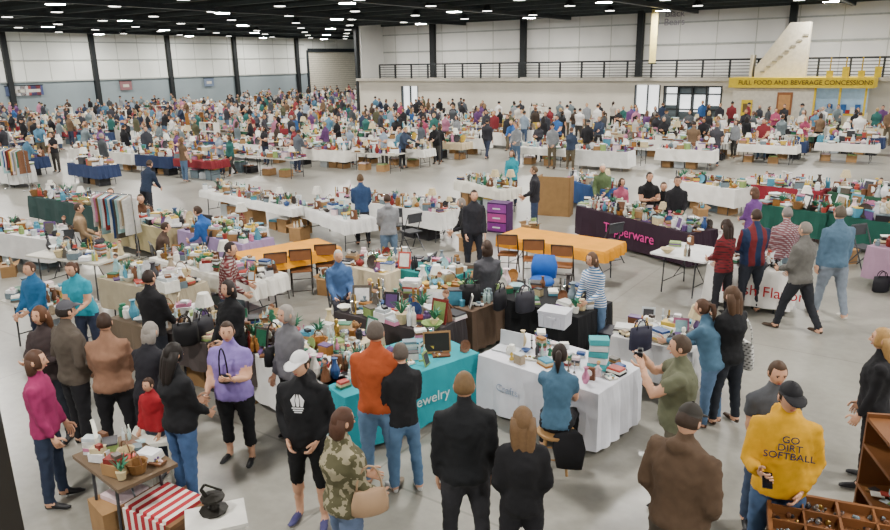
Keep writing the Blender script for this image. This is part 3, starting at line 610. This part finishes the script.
# ------------------------------------------------------------------ tables
LEG=mat('4a4c50',.4,.6)
def tablemesh(L,w,cloth=None,drop=.62,seed=0,topc='ccc8bc',under=False):
    mb=MB(); tm=mat(topc,.55)
    mb.box((0,0,.73),(L,w,.035),tm); mb.box((0,0,.712),(L*.97,w*.94,.02),LEG)
    for s in(-1,1):
        x=s*(L/2-.22)
        mb.tube([(x,-w*.4,.0),(x,-w*.36,.7)],.014,LEG,6); mb.tube([(x,w*.4,.0),(x,w*.36,.7)],.014,LEG,6)
        mb.tube([(x,-w*.38,.2),(x,w*.38,.2)],.01,LEG,5); mb.tube([(x,0,.2),(x-s*.3,0,.7)],.009,LEG,5,side=(0,1,0))
    if under:
        R=random.Random(seed+50); x=-L/2+.35
        while x<L/2-.3:
            if R.random()<.75:
                h=R.uniform(.2,.42); mb.box((x,R.uniform(-.1,.1),h/2),(.38,.4,h),R.choice([CARD,CARD,PM[18],PM[5],PM[22]]),R.uniform(-.15,.15)); mb.box((x,0,h+.02),(.3,.3,.05),R.choice(PM),.2)
            x+=.48
    if cloth:
        R=random.Random(seed); m=cloth if not isinstance(cloth,str) else mat(cloth,.85,scale=3)
        n=14; per=[]
        for a,b_ in (((-1,-1),(1,-1)),((1,-1),(1,1)),((1,1),(-1,1)),((-1,1),(-1,-1))):
            for i in range(n): t=i/n; per.append(((a[0]+(b_[0]-a[0])*t)*(L/2+.012),(a[1]+(b_[1]-a[1])*t)*(w/2+.012)))
        N=len(per); vs=[];fs=[]; zs=(.757,.752,.5 if drop>.3 else .7,.75-drop)
        for jj,z in enumerate(zs):
            for i,(x,y) in enumerate(per):
                o=[-.008,0,.018,.035][jj]+([0,0,.012,.026][jj])*math.sin(i*1.9+seed)+R.uniform(-.004,.004)*jj
                d=Vector((x/(L/2),y/(w/2),0)); d=Vector((d.x if abs(d.x)>.99 else 0,d.y if abs(d.y)>.99 else 0,0))
                if d.length>0:d.normalize()
                vs.append((x+d.x*o,y+d.y*o,z))
        for jj in range(3):
            for i in range(N): fs.append((jj*N+i,(jj+1)*N+i,(jj+1)*N+(i+1)%N,jj*N+(i+1)%N))
        fs.append(tuple(range(N))); mb.add(vs,fs,m)
    return mb.mesh('table')
TREC=[]
def table(xa,ya,xb,yb,w=.76,cloth=None,drop=.62,dens=.7,seed=0,big=1.0,name='vendor_table',gname='flea_market_goods',topc='ccc8bc',gcell=.14):
    A=at(xa,ya,.75);B=at(xb,yb,.75); A.z=B.z=0; d=B-A; L=d.length; d.normalize(); n=Vector((-d.y,d.x,0)); c=(A+B)/2+n*w/2; rz=math.atan2(d.y,d.x)
    o=place(tablemesh(L,w,cloth,drop,seed,topc,drop<.55 and dens>.6),name,c,rz)
    if dens>0: place(goodsmesh(L-.08,w-.08,dens,seed*7+3,big,gcell),gname,c+Vector((0,0,.758)),rz)
    TREC.append((c,L,w,rz)); return o,L
T=table
a1t,L1=T(345,398,478,353,.92,'1f96a2',.66,.55,1,.75,name='jewelry_table')
text(a1t,'table_lettering','Craft Jewelry',.18,(-.05,-.92/2-.075,.42),(math.pi/2,0,0),mat('c8e0e0'))
a2t,L2=T(480,355,598,394,.95,'dcdee6',.68,.5,2,.65,name='craft_table',gname='craft_supplies')
text(a2t,'table_lettering','Crafts',.13,(-.35,-.95/2-.075,.45),(math.pi/2,0,0),mat('9aa8c0'))
T(222,338,322,388,.8,'dcdcd8',.6,.95,3,.9)
T(335,312,432,334,.8,'3a3436',.6,1.0,4,1.2)
T(395,290,472,312,.8,'5c4a3c',.6,1.0,5,1.1)
T(300,338,345,352,.7,'c8b898',.5,1.0,6)
T(455,286,578,318,.9,'141518',.7,.45,7)
T(385,266,446,280,.85,'1f7674',.6,.6,8)
T(338,264,384,275,.8,'cdbfa2',.5,.9,9)
T(497,236,604,252,.95,'e09616',.22,0,10,name='orange_covered_table')
T(252,263,340,247,.95,'e09616',.22,0,11,name='orange_covered_table')
tt,Lt=T(577,206,690,234,.8,'2e1c2a',.68,1.0,12)
text(tt,'banner_lettering','Tupperware',.32,(.1,-.49,.44),(math.pi/2,0,0),mat('c83888',.6,emit=.1))
T(650,252,704,262,1.1,None,.2,.12,13,name='white_folding_table',topc='e6e6e4')
fv,Lf=T(708,264,792,274,.8,'e2e0da',.64,1.0,14)
text(fv,'banner_lettering','Fresh Flavors',.26,(.3,-.49,.4),(math.pi/2,0,0),mat('a82028'))
T(758,204,826,214,.8,'1c5044',.6,1.0,15,1.2); T(830,214,930,230,.8,'1c5044',.6,1.0,16,1.4)
T(745,184,820,192,.8,'842430',.5,1.0,17,1.2); T(828,192,920,203,.8,'284c38',.6,1.0,18,1.4)
T(868,246,950,262,.8,'a4849a',.6,.9,19)
T(612,336,692,352,.8,'c8c8c8',.5,1.0,20,1.0)
T(25,255,98,264,.75,None,.2,.5,21); T(-50,226,46,240,.76,'dcdcda',.5,.8,22)
T(150,258,250,284,.76,'dcdad2',.3,.95,23); T(178,230,242,245,.76,'9884ac',.4,.9,24)
T(98,216,168,230,.76,'b4a880',.6,1.0,25,1.2); T(28,196,92,207,.76,'2a4240',.6,1.0,26,1.2)
T(330,197,440,214,.76,'e0e0dc',.4,.9,27); T(200,190,292,209,.76,'e2e2de',.2,.7,28)
T(165,332,250,357,.76,'4a4240',.4,1.0,29); T(98,278,168,294,.76,'a89e86',.5,1.0,30,1.2)
T(300,205,345,222,.76,'e2e2e0',.3,.5,31); T(205,226,240,234,.7,'e0e0de',.4,.6,32)
T(560,178,604,190,.76,'284878',.6,1.0,33); T(455,180,500,190,.76,'dad7ca',.3,1.0,34)
T(72,455,118,490,.55,None,.3,1.0,35,.8,topc='6a5844')
T(0,300,50,318,.76,None,.3,.8,36); T(670,180,735,190,.76,'dedcd6',.5,.9,37)
T(110,318,160,332,.7,'6a5c4c',.5,1.0,38,1.1)
# ------------------------------------------------------------------ furniture & props
def foldchair(seat='8a5a34',frame='5a5650'):
    b=MB(); m=mat(seat,.5); fm=mat(frame,.4,.5)
    for s in(-1,1):
        x=s*.2
        b.tube([(x,.22,0),(x,.02,.45),(x,-.16,.88)],.013,fm,6,side=(1,0,0)); b.tube([(x*.92,-.24,0),(x*.92,.14,.44)],.013,fm,6)
    b.box((0,.02,.45),(.38,.38,.025),m); b.tube([(-.2,-.16,.88),(.2,-.16,.88)],.013,fm,6,side=(0,1,0))
    b.box((0,-.145,.77),(.38,.02,.2),m); b.tube([(-.19,.13,.22),(.19,.13,.22)],.008,fm,5,side=(0,1,0)); b.tube([(-.18,-.18,.08),(.18,-.18,.08)],.008,fm,5,side=(0,1,0))
    return b.mesh('folding_chair')
CH=foldchair('7c5030','3c3834'); CHd=foldchair('3a3c40','4a4c50')
for px,py,h in((508,275,-14),(533,281,-8),(562,288,-18),(278,296,18),(303,292,12),(328,286,8)):
    place(CH,'folding_chair',at(px,py,0),math.radians(h))
for px,py,h in((412,250,40),(426,300,70),(70,268,20),(208,270,160),(610,262,30),(447,232,120),(215,250,-30),(860,268,200),(395,243,0)):
    place(CHd,'folding_chair',at(px,py,0),math.radians(h))
for s_ in SEATS:
    p,h=s_[0],math.radians(s_[1])
    if len(s_)==2: place(CHd,'folding_chair',p,h)
    else:
        b=MB(); wd_=mat('a07c50',.6)
        b.lathe([(.19,.41),(.2,.42),(.2,.445),(.19,.45)],(0,0,0),wd_,14)
        for k in range(4):
            a=math.pi/4+k*math.pi/2; b.tube([(.13*math.cos(a),.13*math.sin(a),.42),(.2*math.cos(a),.2*math.sin(a),0)],[.018,.015],wd_,6)
        for k in range(4):
            a=math.pi/4+k*math.pi/2; c=a+math.pi/2; b.tube([(.175*math.cos(a),.175*math.sin(a),.16),(.175*math.cos(c),.175*math.sin(c),.16)],.009,wd_,5)
        b.obj('wooden_stool',p,h)
        b=MB(); b.tube([(.12,-.0,.46),(.14,-.14,.47),(.16,-.21,.36),(.17,-.22,.14)],[(.1,.02),(.15,.03),(.17,.03),(.13,.02)],mat(bk,.9),12); b.obj('draped_black_jacket',p,h,True)
b=MB(); wm=mat('dadace',.6)
for s in(-1,1):
    b.tube([(s*.2,-.2,0),(s*.2,-.2,.45),(s*.2,-.27,.95)],.02,wm,6); b.tube([(s*.2,.2,0),(s*.2,.2,.45)],.02,wm,6); b.tube([(s*.2,-.2,.2),(s*.2,.2,.2)],.012,wm,5)
b.box((0,0,.46),(.44,.44,.04),wm); b.box((0,-.265,.9),(.42,.03,.09),wm); b.box((0,-.25,.76),(.4,.025,.06),wm); b.box((0,-.235,.62),(.4,.025,.05),wm)
b.obj('white_wooden_chair',at(138,508,0),math.radians(-60)); place(bpy.data.meshes['white_wooden_chair'],'white_wooden_chair',at(158,474,0),math.radians(100))
b=MB(); st_=mat('a42a32',.8,kind='vstripe',c2='e0dad0',scale=3.2)
b.box((0,0,.2),(.62,.42,.4),mat('6a4e34'));b.box((0,0,.42),(.66,.46,.04),mat('7a5a3c')); b.box((0,0,.455),(.56,.44,.03),st_,0,taper=.97); b.box((0,-.235,.3),(.54,.02,.3),st_)
b.obj('quilt_covered_trunk',at(166,507,.4)-Vector((0,0,.4)),math.radians(-30))
b=MB(); b.box((0,0,.3),(.44,.34,.6),mat('d2d0c8'),taper=.97); b.box((0,0,.61),(.48,.38,.03),mat('dedcd4')); b.obj('white_cabinet',at(216,519,.6)-Vector((0,0,.6)),math.radians(20))
b=MB(); im=mat('26241f',.5,.4); b.lathe([(.11,0),(.12,.02),(.05,.04),(.03,.08),(.05,.1),(.1,.12),(.1,.14),(.02,.16)],(0,0,0),im,10)
b.tube([(-.03,0,.12),(-.08,0,.22),(-.05,0,.26)],[.02,.016,.012],im,6,side=(0,1,0)); b.tube([(-.05,0,.26),(.08,0,.18)],.01,im,5,side=(0,1,0)); b.obj('cast_iron_fruit_press',at(214,511,.63),.3)
b=MB(); wd_=mat('744a28',.5); b.box((0,0,.36),(.95,.6,.72),mat('5a3a20')); b.box((0,0,.735),(1.0,.66,.03),wd_)
for x,y,sx,sy in((0,-.32,1.0,.03),(0,.32,1.0,.03),(-.49,0,.03,.62),(.49,0,.03,.62),(0,0,.02,.62),(-.25,0,.015,.62),(.25,0,.015,.62),(0,.1,.97,.015),(0,-.1,.97,.015)): b.box((x,y,.785),(sx,sy,.07),wd_)
RR=random.Random(5)
for i in range(150): b.ball((RR.uniform(-.46,.46),RR.uniform(-.29,.29),.765),RR.uniform(.01,.024),RR.choice([PM[0],PM[5],PM[17],PM[22],GOLD,SILV,SILV]),5,rings=4)
b.obj('wooden_display_case',at(840,532,.75)-Vector((0,0,.75)),math.radians(-22))
b=MB()
for z in(.1,.5,.9,1.15): b.box((0,0,z),(.7,.4,.03),wd_)
for x in(-.35,.35): b.box((x,0,.6),(.03,.4,1.2),wd_)
b.box((0,.19,.6),(.7,.02,1.2),mat('4a301c'))
for i in range(14): item(b,RR.uniform(-.28,.28),RR.uniform(-.1,.12),RR.choice([.115,.515,.915,1.165]),RR,.6)
b.obj('wooden_display_shelf',at(910,440,1.15)-Vector((0,0,1.15)),math.radians(-100))
def crate(px,py,z,c,sz,rz,name,lid=None):
    b=MB(); m=mat(c,.5); w_,d_,h_=sz
    b.box((0,0,h_/2),(w_,d_,h_),m,taper=1.06); b.box((0,0,h_+.01),(w_*1.1,d_*1.1,.03),mat(lid,.5) if lid else m); b.box((0,-d_/2-.02,h_*.7),(w_*.35,.03,.04),m)
    for k in(-1,0,1): b.box((k*w_*.33,-d_/2-.012,h_/2),(.02,.02,h_*.8),m)
    return b.obj(name,at(px,py,z) ,rz)
crate(555,325,.76,'ccced6',(.36,.28,.2),-.5,'white_storage_bin')
crate(590,350,0,'1c1c20',(.42,.34,.5),-.4,'black_storage_crate'); crate(617,362,0,'2a2a36',(.42,.36,.45),-.6,'black_storage_crate'); crate(640,380,0,'24242c',(.4,.34,.4),-.6,'black_storage_crate')
b=MB()
for k in range(3): b.box((0,0,.14+.24*k),(.5,.45,.2),mat(['7a3080','a84488','8a4090'][k%3],.4)); b.box((0,-.235,.14+.24*k),(.2,.02,.03),mat('d8d8d8'))
b.box((0,0,.38),(.54,.4,.76),mat('4a2458')); b.obj('plastic_drawer_tower',at(500,231,0),-.5)
b=MB(); b.box((0,0,.55),(.9,.04,1.1),mat('94744a'));b.box((-.45,.2,.55),(.04,.45,1.1),mat('846640'));b.box((.45,.2,.55),(.04,.45,1.1),mat('846640')); b.obj('cardboard_display_panel',at(553,216,0),-.4)
b=MB()
for k in range(5): b.box((0,0,.04+.075*k),(.22-.01*(k%2),.16,.065),mat(['3f9ca0','cfd4d4'][k%2]),.1*k)
b.obj('turquoise_gift_boxes',at(598,368,.76),-.5)
b=MB(); b.box((0,0,.0),(.3,.02,.22),mat('20221f'),M=Matrix.Rotation(-.3,4,'X')); b.box((0,-.008,0),(.34,.012,.26),mat('9a7a50'),M=Matrix.Translation((0,.012,0))@Matrix.Rotation(-.3,4,'X')); b.obj('small_chalkboard',at(437,342,.9),.1)
b=MB(); b.box((0,0,.01),(.32,.22,.02),mat('c8ccd0',.3)); b.box((0,.11,.11),(.32,.012,.21),mat('c8ccd0',.3),M=Matrix.Rotation(-.1,4,'X')); b.obj('laptop',at(507,350,.76),-.6)
b=MB(); bc=mat('1c56a8',.7); b.tube([(0,0,.44),(0,0,.5),(0,0,.56)],[(.2,.2),(.23,.22),(.18,.16)],bc,12); b.tube([(-.0,.22,.5),(0,.25,.7),(0,.28,.9)],[(.22,.05),(.24,.06),(.18,.04)],bc,12)
for x in(-.18,.18):
    for y in(-.18,.18): b.tube([(x,y,0),(x*.9,y*.9,.46)],.015,LEG,6)
b.obj('blue_cushioned_chair',at(541,308,0),-.3,True)
def tote(px,py,c,rz=0,z=0):
    b=MB(); m=mat(c,.6); b.tube([(0,0,.0),(0,0,.03),(0,0,.2),(0,0,.3)],[(.12,.06),(.16,.08),(.16,.07),(.15,.03)],m,10)
    for s in(-1,1): b.tube([(.08*math.cos(a),s*.03,.28+.12*math.sin(a)) for a in [math.pi*i/6 for i in range(7)]],.008,m,5,side=(0,1,0))
    b.obj('tote_bag',at(px,py,z),rz,True)
tote(187,345,bk,.3,.76); tote(205,338,'26262c',1,.76); tote(640,350,'2a2a3c',.3,.76); tote(470,304,bk,0,.76); tote(500,309,'1c1c22',1,.76); tote(880,292,'1c1c22',0,0); tote(525,312,'303038',.4,.76)
def intable(p,r=.25):
    for c,L,w,rz in TREC:
        d=p-c; x=d.x*math.cos(rz)+d.y*math.sin(rz); y=-d.x*math.sin(rz)+d.y*math.cos(rz)
        if abs(x)<L/2+r and abs(y)<w/2+r: return True
    return False
for i,(px,py) in enumerate(((250,372),(360,300),(128,345),(395,322),(205,300),(470,250),(590,232),(845,262),(735,292),(720,250),(110,262),(60,300),(285,230),(180,268),(530,236),(330,292),(220,312),(240,300),(270,330),(140,312),(90,320),(640,215),(700,215),(780,225),(855,240),(200,250),(10,275),(300,240),(130,240),(90,225),(170,300))):
    if intable(at(px,py,0),.22): continue
    R=random.Random(i); b=MB(); w_,d_,h_=R.uniform(.3,.5),R.uniform(.25,.35),R.uniform(.2,.35)
    b.box((0,0,h_/2),(w_,d_,h_),CARD)
    for s in(-1,1):
        b.add([(-w_/2,s*d_/2,h_),(w_/2,s*d_/2,h_),(w_/2,s*d_*.8,h_+.05),(-w_/2,s*d_*.8,h_+.05)],[(0,1,2,3)],CARD)
    for k in range(4): item(b,R.uniform(-.1,.1),R.uniform(-.08,.08),h_-.02,R,.8)
    b.obj('cardboard_box',at(px,py,0),R.uniform(0,3))
def rackmesh(seed):
    R=random.Random(seed); b=MB()
    for s in(-1,1): b.tube([(s*.6,0,0.05),(s*.6,0,1.5)],.014,SILV,6); b.tube([(s*.6,-.25,.04),(s*.6,.25,.04)],.014,SILV,6)
    b.tube([(-.62,0,1.5),(.62,0,1.5)],.014,SILV,6,side=(0,1,0))
    for k in range(14):
        x=-.52+k*.08; m=R.choice(PM); l=R.uniform(.5,.85); b.tube([(x,0,1.46),(x,0,1.4),(x,0,1.36-l*.5),(x+.01,0,1.36-l)],[(.01,.03),(.02,.2),(.025,.19),(.03,.22)],m,8)
    return b.mesh('rack')
RK=[rackmesh(i) for i in range(4)]
for i,(px,py,rz) in enumerate(((122,258,-.5),(20,190,-.5))): place(RK[i],'clothes_rack',at(px,py,0),rz)
def shelfmesh(seed):
    R=random.Random(seed); b=MB(); m=R.choice([PM[0],PM[1],PM[3],PM[17]])
    for z in(.05,.5,.95,1.4): b.box((0,0,z),(1.1,.35,.03),m)
    for x in(-.55,.55): b.box((x,0,.72),(.03,.35,1.4),m)
    for z in(.065,.515,.965,1.415):
        for k in range(6): item(b,-.45+k*.18,R.uniform(-.05,.05),z,R,.9)
    return b.mesh('shelf')
SV=[shelfmesh(i+20) for i in range(4)]
# ------------------------------------------------------------------ far market
cl=['e0ded6','dad8d0','e4e1d8','d0c7b0','e0e0dc','28503c','7c2830','dcdad2','e0ded6','c0b090','d8d8d4','2c3a5c','e0ded6','b07a2c','e2e2e2']
TV=[tablemesh(2.2,.8,c,[.3,.6,.45][i%3],i,under=i%3!=1) for i,c in enumerate(cl)]+[tablemesh(2.2,.8,None,seed=i,under=True) for i in range(3)]
GV=[goodsmesh(2.1,.72,.95,100+i,[1.0,1.2,1.4][i%3],.18) for i in range(16)]
FV=[]
specs=[dict(H=1.76,arms=BROWSE),dict(H=1.78,arms=PLAIN,legs=WALK,bw=1.1),dict(H=1.66,arms=BROWSE,fem=True,hair='bob',lean=8),dict(H=1.64,arms=REST,fem=True,hair='long',legs=WALK),dict(H=1.72,arms=REACH,lean=14,bw=1.1),dict(H=1.8,arms=POCKET,cap=True),dict(H=1.66,fem=True,arms=CROSS,hair='short',bw=1.15),dict(H=1.7,sit=True,arms=BROWSE,bw=1.1),dict(H=1.68,fem=True,arms=PHONE,hair='pony',sleeve=.3),dict(H=1.74,arms=BROWSE,bw=1.15,lean=6,sleeve=.3)]
for s in specs: FV.append((figure(vox=.04,**s)[0],s.get('sit')))
tops=['1c1c20','26262c','33353c','242f44','50565e','7c8084','74282e','94405c','5c3c68','2c5488','4a7088','2a5c58','d4d2ce','b8b2a8','64503c','50503c','34343a','1c1c20','18181c','303c50','687478','3a3028','202024','44484c','a06880','8898a8']
pnt=['22242c','2c3448','43536c','506680','1b1b1e','3c3a38','5c5444']; hr=['2a1e16','3a2a1e','5a4030','7a5e40','8a847c','9c8458','1c1614']
def yl(x): return 186 if x<190 else (180 if x<330 else (172 if x<440 else (170 if x<700 else 165)))
HT=list(TREC)
def blocked(p,m=1.1):
    for c,L,w,rz in HT:
        if (p-c).length<L/2+m: return True
    return False
nt_=0; PP=[]
for row in range(34):
    for col in range(36):
        bb=-46+row*2.35+(.28 if row%2 else -.28); a=-62+col*2.55
        p=PR+u*(a+rnd.uniform(-.12,.12))+v*bb
        if not inside(p,1.6): continue
        x,y=proj(p)
        if x<-70 or x>960 or y>yl(x) or y<100: continue
        if col%8==3 or rnd.random()<.09 or blocked(p): continue
        if any((p-k).length<1.5 for k in OCC): continue
        if 640<x<745 and (p-PR).dot(v)>-5: continue
        rz=ANG+rnd.uniform(-.05,.05)
        if rnd.random()<.08 and y<150:
            me=rnd.choice(RK+SV+SV); place(me,'clothes_rack' if me in RK else 'display_shelf',p,rz+rnd.choice([0,1.57])); TREC.append((p,1.3,1.3,rz))
        else: place(rnd.choice(TV),'vendor_table',p,rz); place(rnd.choice(GV),'flea_market_goods',p+Vector((0,0,.758)),rz+rnd.choice([0,math.pi])); nt_+=1; TREC.append((p,2.2,.8,rz))
        for k in range(rnd.choice([1,2,2,3,3]) if y<150 else rnd.choice([0,1,1,2])):
            PP.append(p+u*rnd.uniform(-1.2,1.2)+v*rnd.choice([-.85,-1.0,.85,1.05]))
for i in range(220):
    x=rnd.uniform(0,880); y=rnd.uniform(108,165); q=at(x,y,0)
    if inside(q,1.5): PP.append(q)
keep=[]
for q in PP:
    if not inside(q,.8): continue
    if intable(q,.26): continue
    if any((q-k).length<.55 for k in keep) or any((q-k).length<.6 for k in OCC): continue
    keep.append(q)
for q in keep:
    me,sit=rnd.choice(FV); h=rnd.choice([ANG,ANG+math.pi,rnd.uniform(0,6.3)])
    if sit and intable(q,.5): me,sit=FV[0]
    o=place(me,'seated_vendor' if sit else 'shopper',q,h); dress(o,rnd.choice(tops),rnd.choice(pnt),rnd.choice(hr),skin=rnd.choice('lllm'))
    if sit: place(CHd,'folding_chair',q,h)
print('tables',nt_,'crowd',len(keep))
